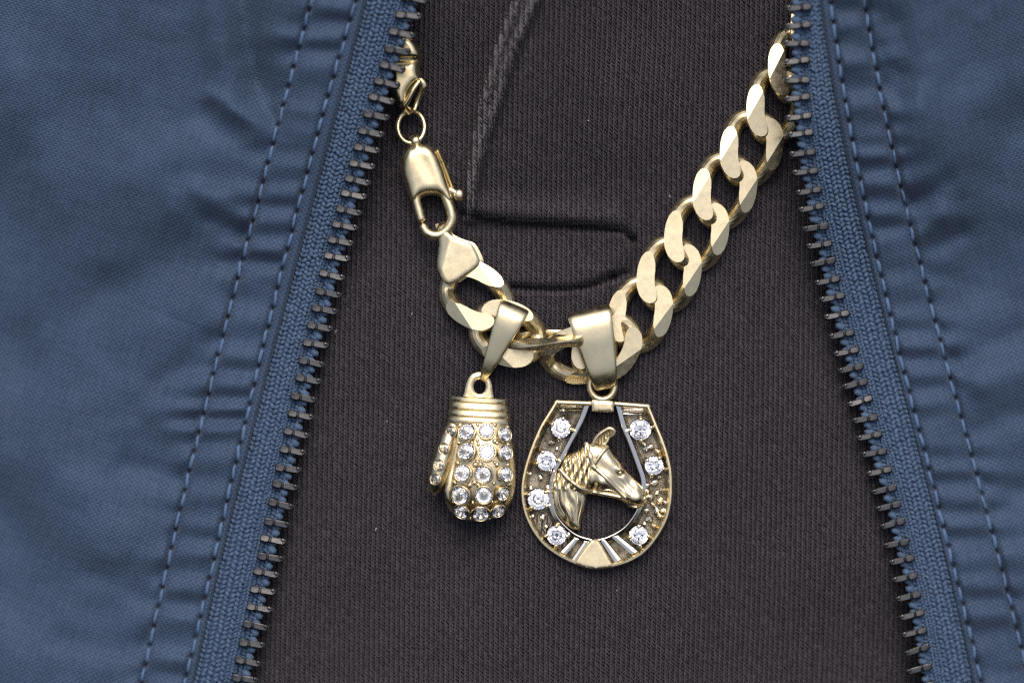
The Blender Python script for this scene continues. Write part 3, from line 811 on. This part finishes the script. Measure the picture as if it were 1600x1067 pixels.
# ------------------------------------------------------------------ boxing glove pendant
GZ = zone_z(750, 720, 0)
glove = root('glove_pendant', 'small gold boxing glove pendant paved with clear stones', 'pendant', pv(750, 600, GZ))
bail(glove, (803, 482), (754, 594), 47, 9, zone_z(780, 540, 0), [(0, 1.7), (0.04, 2.9), (0.22, 4.1), (0.5, 5.0), (0.75, 5.6), (0.92, 5.5), (1.02, 4.4), (1.03, 2.4), (0.95, 0.7), (0.7, 0.1), (0.35, 0.3), (0.08, 0.8)], GOLD_POL, 0.55, 0.75)
gs = 4.105
G = lambda l: cap_pts(l, 650, 570, gs)
# hanging tab with an eye
acc = Acc(); zt_t = GZ + 3.6
tab = to_mm(catmull(G([(302,232),(312,170),(325,115),(352,66),(398,47),(448,60),(480,105),(490,165),(492,238),(400,242)]), 60, True), zt_t)
th_ = np.linspace(0, 2 * math.pi, 26, endpoint=False)
hole = to_mm(G([(408 + 40 * math.cos(a), 140 + 48 * math.sin(a)) for a in th_]), zt_t)
relief(acc, tab, lambda x, y, d: zt_t - 0.22 * np.clip(1 - d / 0.35, 0, 1) ** 2, zt_t - 1.3, 0.28, [hole])
acc.build('hanging_tab', GOLD, glove, 40)
# loft for hand and cuff
def loft(rows, nseg=44, ex=2.25, slant=0.0):
    """rows (zoomed y, left, right, half depth) -> vertices; axis depth zc"""
    a = np.linspace(0, 2 * math.pi, nseg, endpoint=False)
    cx = np.sign(np.cos(a)) * np.abs(np.cos(a)) ** (2 / ex); cy = np.sign(np.sin(a)) * np.abs(np.sin(a)) ** (2 / ex)
    V = []
    for yz, l, r, dep, zc_ in rows:
        x0 = (l + r) / 2; hw = (r - l) / 2
        xs = 650 + (x0 + hw * cx) / gs; ysx = 570 + (yz + slant * (hw * cx) + 16 * (1 - cy) * 0) / gs
        V.append(P3(xs, ysx, GZ + zc_ + dep * cy))
    return np.concatenate(V), len(rows), nseg
def loft_part(name, rows, mat, parent, ex=2.25, slant=0.0, nseg=44):
    v, nr, ns = loft(rows, nseg, ex, slant); acc = Acc(); acc.add(v, grid_faces(nr, ns, True))
    acc.q.append(np.array([list(range(ns))[::-1]])); acc.q.append(np.array([list(range((nr - 1) * ns, nr * ns))]))
    return acc.build(name, mat, parent, 50)
hand_key = np.array([(365,212,600,2.6,3.3),(400,232,606,2.9,3.4),(470,246,622,3.3,3.6),(560,242,634,3.6,3.7),(660,226,641,3.7,3.8),(750,203,640,3.7,3.8),(830,184,630,3.4,3.7),(885,188,608,3.0,3.5),(935,212,572,2.4,3.3),(972,256,520,1.7,3.1),(994,310,465,1.0,3.0),(1000,345,430,0.5,3.0)], float)
hk = catmull(hand_key, 60)
hand = loft_part('mitten', hk, GOLD_CAST, glove, 2.2, 0.02, 56)
def hand_surface(xz, yz):
    r = [np.interp(yz, hk[:, 0], hk[:, k]) for k in range(1, 5)]
    l, rr, dep, zc_ = r; x0 = (l + rr) / 2; hw = (rr - l) / 2
    c = np.clip(abs(xz - x0) / hw, 0, 0.985)
    return GZ + zc_ + dep * (1 - c ** 2.2) ** (1 / 2.2)
def hand_point(xz, yz):
    X_, Y_ = 650 + xz / gs, 570 + yz / gs
    z0 = hand_surface(xz, yz); e = 8.0
    gx = (hand_surface(xz + e, yz) - hand_surface(xz - e, yz)) / (2 * e / gs * 0.1); gy = (hand_surface(xz, yz + e) - hand_surface(xz, yz - e)) / (2 * e / gs * 0.1)
    n = Vector((-gx, gy, 1)).normalized()
    return pv(X_, Y_, z0), n
# ribbed cuff
ck = []
for y0, l, r, bul in ((208,222,580,0.0),(214,217,586,0.25),(238,217,588,0.3),(246,221,586,0.05),(254,215,592,0.22),(284,213,596,0.3),(294,219,592,0.0),(302,210,600,0.2),(328,207,602,0.28),(338,213,598,0.0),(347,204,604,0.2),(374,201,606,0.25),(388,206,603,0.0)):
    ck.append((y0, l, r, 2.55 + bul, 3.3))
loft_part('cuff', ck, GOLD, glove, 2.4, 0.055, 56)
# thumb
tk = catmull(np.array([(246,385,50,3.4),(214,470,62,3.9),(182,570,66,4.3),(156,660,66,4.6),(137,740,60,4.6),(123,800,38,4.4),(117,838,8,4.2)], float), 30)
acc = Acc(); tpth = np.array([P3(650 + a / gs, 570 + b / gs, GZ + c) for a, b, _, c in tk])
v, f = tube_data(tpth, tk[:, 2] / gs * 0.1, 26, np.full(30, 1.25)); acc.add(v, f)
acc.q.append(np.array([list(range(26))[::-1]])); acc.q.append(np.array([list(range(29 * 26, 30 * 26))]))
acc.build('thumb', GOLD_CAST, glove, 50)
# smooth seam ridge along the edge of the hand, beside the thumb
acc = Acc(); rp = catmull(np.array([(278,392),(272,470),(258,560),(240,650),(222,740),(208,820),(215,880)], float), 30)
add_tube(acc, np.array([P3(650 + a / gs, 570 + b / gs, hand_surface(a, b) - 0.1) for a, b in rp]), np.interp(np.linspace(0, 1, 30), [0, .3, .8, 1], [0.3, 0.6, 0.75, 0.3]), 10, 0.8)
acc.build('seam_ridge', GOLD_CAST, glove, 60)
GL = [(337,437,48),(452,432,45),(558,452,41),(337,560,50),(458,565,47),(562,568,43),(310,695,48),(440,695,48),(562,705,43),(295,828,52),(435,828,48),(545,818,41),(300,930,44),(413,938,50),(518,925,42)]
for a, b_, r in GL:
    p, n = hand_point(a, b_); n = (n + Vector((rng.normal(0, 0.10), rng.normal(0, 0.10), 0))).normalized(); set_gem(glove, p + n * 0.42 * r / gs * 0.1, n, r * 1.12 / gs * 0.1, rng.uniform(0, 0.8))
for a, b_, r, s_ in ((234,428,31,0.30),(190,535,31,0.35),(157,640,31,0.4),(134,730,30,0.42)):
    i = int(np.argmin(np.abs(tk[:, 1] - b_))); n = Vector((-0.42, 0.10, 1)).normalized()
    c = pv(650 + tk[i, 0] / gs, 570 + b_ / gs, GZ + tk[i, 3]); off = tk[i, 2] / gs * 0.1
    set_gem(glove, Vector((float(XY(650 + a / gs, 0, 0)[0]) - 0.1, c.y, c.z + off * 1.2 + 0.12)), n, r * 1.12 / gs * 0.1, rng.uniform(0, 0.8))
acc = Acc()
for k, (a, b_) in enumerate([(395,485),(505,490),(395,620),(505,625),(380,640),(375,755),(500,760),(365,885),(490,880),(590,510),(590,640),(600,765),(275,500),(270,630),(250,755),(240,880),(350,985),(470,985),(400,510),(415,640),(360,500),(520,500),(400,770),(520,640),(345,770),(280,390),(395,385),(505,385),(590,400)]):
    p, n = hand_point(a, b_)
    add_sphere(acc, np.array(p - n * 0.05), rng.uniform(0.32, 0.5), 8, 6)
gr = acc.build('grain_setting', GOLD_CAST, glove, 60); gr['kind'] = 'stuff'

# ------------------------------------------------------------------ horseshoe pendant
HZ = zone_z(932, 760, 0) + 0.2
shoe = root('horseshoe_pendant', 'gold horseshoe pendant with clear stones framing a horse head', 'pendant', pv(940, 620, HZ))
bail(shoe, (921, 490), (947, 606), 69, 33, zone_z(935, 550, 0), [(0, 2.2), (0.03, 3.5), (0.18, 4.7), (0.45, 5.35), (0.7, 5.8), (0.9, 5.7), (1.02, 4.7), (1.04, 2.7), (0.96, 0.9), (0.7, 0.1), (0.35, 0.3), (0.07, 0.9)], GOLD_POL, 0.6, 0.7)
acc = Acc(); rr = np.array([P3(941 + 19.5 * math.cos(a), 603 + 21 * math.sin(a), HZ + 2.0) for a in np.linspace(0, 2 * math.pi, 44, endpoint=False)])
add_tube(acc, rr, 0.55, 12, 1.3, True)
lug = to_mm(np.array([(925, 625), (958, 627), (959, 643), (942, 644), (925, 642)]), HZ + 2.5)
relief(acc, lug, lambda x, y, d: HZ + 2.75 - 0.2 * np.clip(1 - d / 0.35, 0, 1) ** 2 + 0.03 * np.sin(x * 9) * np.sin(y * 8), HZ + 1.2, 0.3)
acc.build('hanging_ring', GOLD, shoe, 40)
pairs = np.array([(868,625,924,627),(857,643,915,652),(842,668,905,673),(827,704,887,707),(816.5,740,872,735),(813.5,770,865,760),(818,800,865,783),(830,827,872,805),(848,851,886,822),(872,869,902,834),(902,883,920,840),(930,889,931,841),(962,885,944,839),(988,876,962,831),(1008,863,977,820),(1026,842,990,803),(1041.5,815,997.5,786),(1049,788,1001,768),(1051,758,1001,750),(1049,728,995,731),(1040,695,981,693),(1028,665,970,666),(1014.5,632,960,628)], float)
st = catmull(pairs, 150); NS = len(st)
O_, I_ = st[:, :2], st[:, 2:]; WD = np.linalg.norm(O_ - I_, axis=1)[:, None]
def across(dist, from_outer=True):
    t = dist / WD if from_outer else 1 - dist / WD
    return O_ + (I_ - O_) * t
def strip(profile):
    rows = []
    for pts, z in profile: rows.append(P3(pts[:, 0], pts[:, 1], HZ + z))
    return np.stack(rows, 1).reshape(-1, 3), len(rows)
def ring_part(name, profile, mat):
    v, k = strip(profile); acc = Acc(); acc.add(v, grid_faces(NS, k, True))
    acc.q.append(np.array([list(range(k))])); acc.q.append(np.array([list(range((NS - 1) * k, NS * k))[::-1]]))
    return acc.build(name, mat, shoe, 28)
ring_part('outer_rim', [(across(1.2), 0.0), (across(-0.2), 0.25), (across(-0.4), 1.2), (across(0.3), 2.35), (across(1.6), 2.75), (across(4.5), 2.8), (across(6.5), 2.55), (across(11), 1.1), (across(11), 0.0)], GOLD)
ring_part('inner_rim', [(across(0.5, False), 0.0), (across(0, False), 0.3), (across(0, False), 2.1), (across(1.2, False), 2.55), (across(2.6, False), 2.62), (across(8.0, False), 2.35), (across(10.5, False), 1.15), (across(10.5, False), 0.0)], WHITE_METAL)
ring_part('channel_floor', [(across(9), 0.15), (across(9), 1.4), (across(14), 1.1), (across(14, False), 1.1), (across(9, False), 1.4), (across(9, False), 0.15)], TARNISH)
# end bars across the heels and the polished wedges below them
for (a, b_, s_) in (((868,626),(924,628),1), ((1014,632.5),(960,628.5),-1)):
    acc = Acc(); add_tube(acc, [P3(a[0] + s_ * 1, a[1] + 2.5, HZ + 2.3), P3((a[0] + b_[0]) / 2, (a[1] + b_[1]) / 2 + 2.5, HZ + 2.3), P3(b_[0] - s_ * 2, b_[1] + 2.5, HZ + 2.3)], 0.42, 8, 1.1)
    acc.build('heel_bar', GOLD, shoe, 60)
    acc = Acc()
    w = np.array([(a[0] + s_ * 2, a[1] + 7), (b_[0] - s_ * 4, b_[1] + 8), (b_[0] - s_ * 9, b_[1] + 18), (a[0] + s_ * 6, a[1] + 15)]) if True else 0
    yl0 = float(XY(0, a[1] + 6, HZ)[1])
    relief(acc, to_mm(w, HZ + 2), lambda x, y, d: HZ + 1.15 + 1.0 * np.exp(-((y - (yl0 - 0.75)) / 0.38) ** 2), HZ + 0.9, 0.16)
    acc.build('heel_wedge', WHITE_METAL, shoe, 40)
hs = 3.3333
H = lambda a, b_: (800 + a / hs, 590 + b_ / hs)
# bottom wedge and bars
acc = Acc(); tri = to_mm(np.array([(925,842),(935,842),(941,852),(950,868),(959.5,885),(945,888),(930,889),(912,886),(896,880),(908,862),(918,849)], float), HZ + 2.6)
tx0 = float(XY(930, 860, HZ)[0])
relief(acc, tri, lambda x, y, d: HZ + 2.85 - 0.28 * np.clip(1 - d / 0.3, 0, 1) ** 2, HZ + 0.5, 0.22)
acc.build('toe_wedge', GOLD, shoe, 40)
for qd in ([(896,839.5),(905,842.5),(885,868),(874,861)], [(912,844.5),(922,846),(900,880),(892,873)], [(937,844),(946,841.5),(973,873),(960,882)], [(954,839.5),(966,835),(998,860),(987,868)]):
    acc = Acc(); q2 = to_mm(np.array(qd, float), HZ + 2); cen = q2.mean(0)
    wdt = (q2[0] + q2[3] - q2[1] - q2[2]) / 2; lng = q2 - cen; ax = (q2[2] + q2[3] - q2[0] - q2[1]); ax /= np.linalg.norm(ax)
    along = lng @ ax; crossv = lng - along[:, None] * ax
    rows = [(1.0, 1.0, 0.6), (1.0, 1.0, 2.05), (0.93, 0.72, 2.5), (0.9, 0.05, 2.62)]
    vv = np.concatenate([np.column_stack([cen + ax * (along * ka)[:, None] + crossv * kc, np.full(4, HZ + zz_)]) for ka, kc, zz_ in rows])
    acc.add(vv, grid_faces(4, 4, True)); acc.q.append(np.array([[12, 13, 14, 15]])); acc.q.append(np.array([[3, 2, 1, 0]]))
    acc.build('toe_bar', WHITE_METAL, shoe, 30)
# stones with claws, and the nuggets between them
SG = [(255,262,50),(180,432,50),(137,632,53),(233,820,50),(668,270,54),(740,457,47),(660,820,48)]
clawacc = []
for a, b_, r in SG:
    X_, Y_ = H(a, b_); rm = r / hs * 0.1 * 1.04
    g = set_gem(shoe, pv(X_, Y_, HZ + 2.3), (rng.normal(0, 0.09), rng.normal(0, 0.09), 1), rm, rng.uniform(0, 0.8), bezel=False)
    th0 = math.atan2(533.5 - Y_ - (533.5 - 765), X_ - 932) + math.pi / 4
    for k in range(4):
        acc = Acc(); aa = th0 + k * math.pi / 2 + rng.normal(0, 0.12); c = pv(X_, Y_, HZ)
        base = np.array([c.x + math.cos(aa) * rm * 1.22, c.y + math.sin(aa) * rm * 1.22, HZ + 1.1]); tip = np.array([c.x + math.cos(aa) * rm * 0.98, c.y + math.sin(aa) * rm * 0.98, HZ + 2.6])
        add_tube(acc, [base, base * 0.4 + tip * 0.6 + np.array([math.cos(aa), math.sin(aa), 0]) * 0.12, tip], [0.4, 0.38, 0.36], 7)
        acc.build('claw', WHITE_METAL if k % 2 else GOLD, shoe, 60)
nug = [(205,335,0.34),(150,380,0.3),(235,370,0.26),(150,520,0.36),(100,575,0.3),(185,570,0.28),(95,500,0.25),(160,725,0.4),(110,720,0.25),(215,700,0.3),(180,775,0.26),(720,360,0.38),(700,370,0.33),(760,385,0.4),(690,345,0.25),(740,545,0.42),(700,560,0.33),(790,585,0.42),(720,620,0.4),(770,640,0.45),(755,690,0.38),(715,735,0.4),(770,720,0.36),(700,690,0.3),(740,770,0.33),(690,650,0.3),(800,650,0.3),(785,690,0.3),(690,760,0.28),(770,515,0.26),(300,730,0.0),(735,660,0.33),(755,600,0.3),(705,590,0.3)]
for a, b_, r in nug:
    if r <= 0: continue
    X_, Y_ = H(a, b_); acc = Acc(); dirn = rng.uniform(0, 3.14)
    d_ = np.array([math.cos(dirn), math.sin(dirn), 0.25]) * r * 0.7; r *= 1.35; c = P3(X_, Y_, HZ + 1.45)
    add_tube(acc, [c - d_, c + np.array([0, 0, r * 0.4]), c + d_], [r * 0.75, r, r * 0.8], 7)
    acc.build('nugget', GOLD_CAST if rng.random() < 0.4 else WHITE_METAL, shoe, 60)

# ---- the horse head inside it
KS = 5.93
K = lambda l: cap_pts(l, 860, 660, KS)
kx = lambda a, b_: tuple(float(c) for c in XY(860 + a / KS, 660 + b_ / KS, HZ + 2.5))
head_o = K([(85,430),(112,345),(150,305),(205,280),(262,250),(300,225),(322,188),(390,178),(470,195),(540,215),(590,288),(650,360),(702,432),(760,500),(830,560),(862,610),(893,655),(902,702),(886,750),(850,790),(800,806),(742,792),(690,752),(640,722),(560,692),(470,667),(400,652),(348,668),(338,720),(318,800),(292,900),(272,1000),(190,985),(100,905),(35,800),(2,700),(0,600),(30,510)])
ho = to_mm(catmull(head_o, 130, True), HZ + 2.5)
def gb(x, y, a, b_, s1, s2=None, rot=0.0):
    cx, cy = kx(a, b_); s1 = s1 / KS * 0.1; s2 = s1 if s2 is None else s2 / KS * 0.1
    u = (x - cx) * math.cos(rot) + (y - cy) * math.sin(rot); w = -(x - cx) * math.sin(rot) + (y - cy) * math.cos(rot)
    return np.exp(-(u / s1) ** 2 - (w / s2) ** 2)
def head_top(x, y, d):
    z = HZ + 2.0 + 1.55 * np.sqrt(np.clip(1 - (1 - np.clip(d / 2.3, 0, 1)) ** 2, 0, 1))
    z = z + 0.75 * gb(x, y, 470, 545, 95, 80) + 0.55 * gb(x, y, 790, 690, 95, 75) + 0.35 * gb(x, y, 560, 360, 120, 70, -0.85)
    z = z + 0.45 * gb(x, y, 650, 440, 42, 26, -0.7) - 0.55 * gb(x, y, 645, 470, 30, 20, -0.4) - 0.45 * gb(x, y, 860, 690, 16, 20)
    z = z - 0.4 * gb(x, y, 690, 590, 120, 28, -0.8) - 0.45 * gb(x, y, 785, 770, 60, 10, -0.2)
    z = z - 0.5 * gb(x, y, 400, 600, 40, 110) - 0.4 * gb(x, y, 740, 560, 60, 30, -0.8)
    # mane and neck: combed waves
    X_ = (x - kx(0, 0)[0]) * 10 * KS; Y_ = (kx(0, 0)[1] - y) * 10 * KS
    m1 = sstep((390 - X_) / 50) * sstep((620 - Y_) / 40)
    z = z + m1 * (0.20 * np.sin(X_ / 11.5 + Y_ / 38 + 1.4 * np.sin(Y_ / 70)) + 0.15 * np.sin(X_ / 6.5 - Y_ / 60))
    m2 = sstep((345 - X_) / 40) * sstep((Y_ - 600) / 40)
    z = z + m2 * (0.13 * np.sin(X_ / 15 - Y_ / 55 + 1.2 * np.sin(Y_ / 60 + X_ / 50)) - 0.1)
    return z
acc = Acc(); relief(acc, ho, head_top, HZ + 0.4, 0.14)
horse = acc.build('horse_head', GOLD_CAST, shoe, 70)
def hz(a, b_):
    p = np.array([kx(a, b_)]); d = seg_dist(p, ho); return float(head_top(p[:, 0], p[:, 1], d)[0])
def strap(name, pts, w, fl, lift, n=26, mat=GOLD_CAST, follow=True):
    pp = catmull(np.array(pts, float), n); acc = Acc()
    zs_ = np.array([hz(a, b_) for a, b_ in pp]); k = np.ones(5) / 5; zs_ = np.convolve(np.pad(zs_, 2, 'edge'), k, 'valid')
    path = np.array([[*kx(a, b_), z_ + lift] for (a, b_), z_ in zip(pp, zs_)])
    add_tube(acc, path, np.asarray(w) / KS * 0.1 if np.ndim(w) else w / KS * 0.1, 8, fl)
    return acc.build(name, mat, horse, 45)
strap('cheek_strap', [(335,195),(352,260),(378,340),(405,415)], 24, 0.55, 0.08)
strap('cheek_strap', [(405,415),(480,478),(560,560),(640,640),(690,688)], 22, 0.6, 0.10)
strap('brow_band', [(412,372),(450,315),(490,262),(530,222)], 20, 0.6, 0.12)
strap('rein', [(92,438),(150,505),(220,565),(300,615),(370,640),(440,650),(540,668),(640,688)], 21, 0.8, 0.22, 36)
strap('nose_band', [(690,600),(700,640),(735,668)], 12, 0.6, 0.05, 14)
strap('jaw_line', [(430,640),(520,622),(590,640),(660,690)], 12, 0.6, 0.0, 18)
strap('buckle', [(398,404),(412,420)], 26, 0.7, 0.15, 6)
for k_, pts_ in enumerate([[(180,290),(160,370),(120,430)],[(220,275),(205,360),(190,470)],[(260,255),(245,350),(225,460),(235,540)],[(300,235),(285,330),(262,430),(275,560)],[(330,300),(322,400),(310,500),(330,590)],[(360,420),(352,500),(360,590)],[(140,330),(125,380),(100,420)]]):
    strap('mane_lock', pts_, [12 * x for x in np.interp(np.linspace(0, 1, 26), [0, .4, 1], [0.75, 1, 0.4])], 0.8, 0.05)
for pts_ in [[(80,560),(70,650),(85,760),(130,850)],[(120,560),(115,660),(140,780),(190,880)],[(170,600),(190,700),(180,800),(215,900)],[(240,640),(250,730),(225,840),(240,940)],[(300,680),(285,780),(262,880),(255,960)]]:
    strap('neck_crease', pts_, 8, 0.6, -0.04)
ep = np.array([*kx(645, 462), hz(645, 462) + 0.12]); acc = Acc(); add_sphere(acc, ep, 0.32, 10, 7, (1.2, 0.9, 0.8)); acc.build('eye', GOLD_POL, horse, 60)
strap('eyelid', [(612,452),(635,432),(668,440),(688,462)], 8, 0.9, 0.08, 14)
# ear: a curled leaf
acc = Acc(); ear = catmull(np.array([(392,215),(412,160),(450,112),(505,72),(548,54),(585,72),(588,100),(570,125),(545,128)], float), 40)
ez = np.interp(np.linspace(0, 1, 40), [0, .5, 1], [2.9, 3.3, 3.0])
add_tube(acc, np.array([[*kx(a, b_), HZ + z_] for (a, b_), z_ in zip(ear, ez)]), np.interp(np.linspace(0, 1, 40), [0, .3, .6, .8, 1], [0.33, 0.36, 0.36, 0.3, 0.12]), 8, 1.2)
eo = to_mm(K([(385,225),(415,165),(455,118),(510,78),(556,66),(575,95),(548,135),(525,175),(500,215),(440,240)]), HZ + 2.5)
relief(acc, eo, lambda x, y, d: HZ + 2.4 - 0.25 * np.clip(d / 0.4, 0, 1) + 0.15 * np.sin(x * 7), HZ + 1.0, 0.2)
ea2 = catmull(np.array([(545,128),(528,165),(510,195),(488,205)], float), 14)
add_tube(acc, np.array([[*kx(a, b_), HZ + 2.75] for a, b_ in ea2]), 0.28, 8)
acc.build('ear', GOLD_CAST, horse, 60)
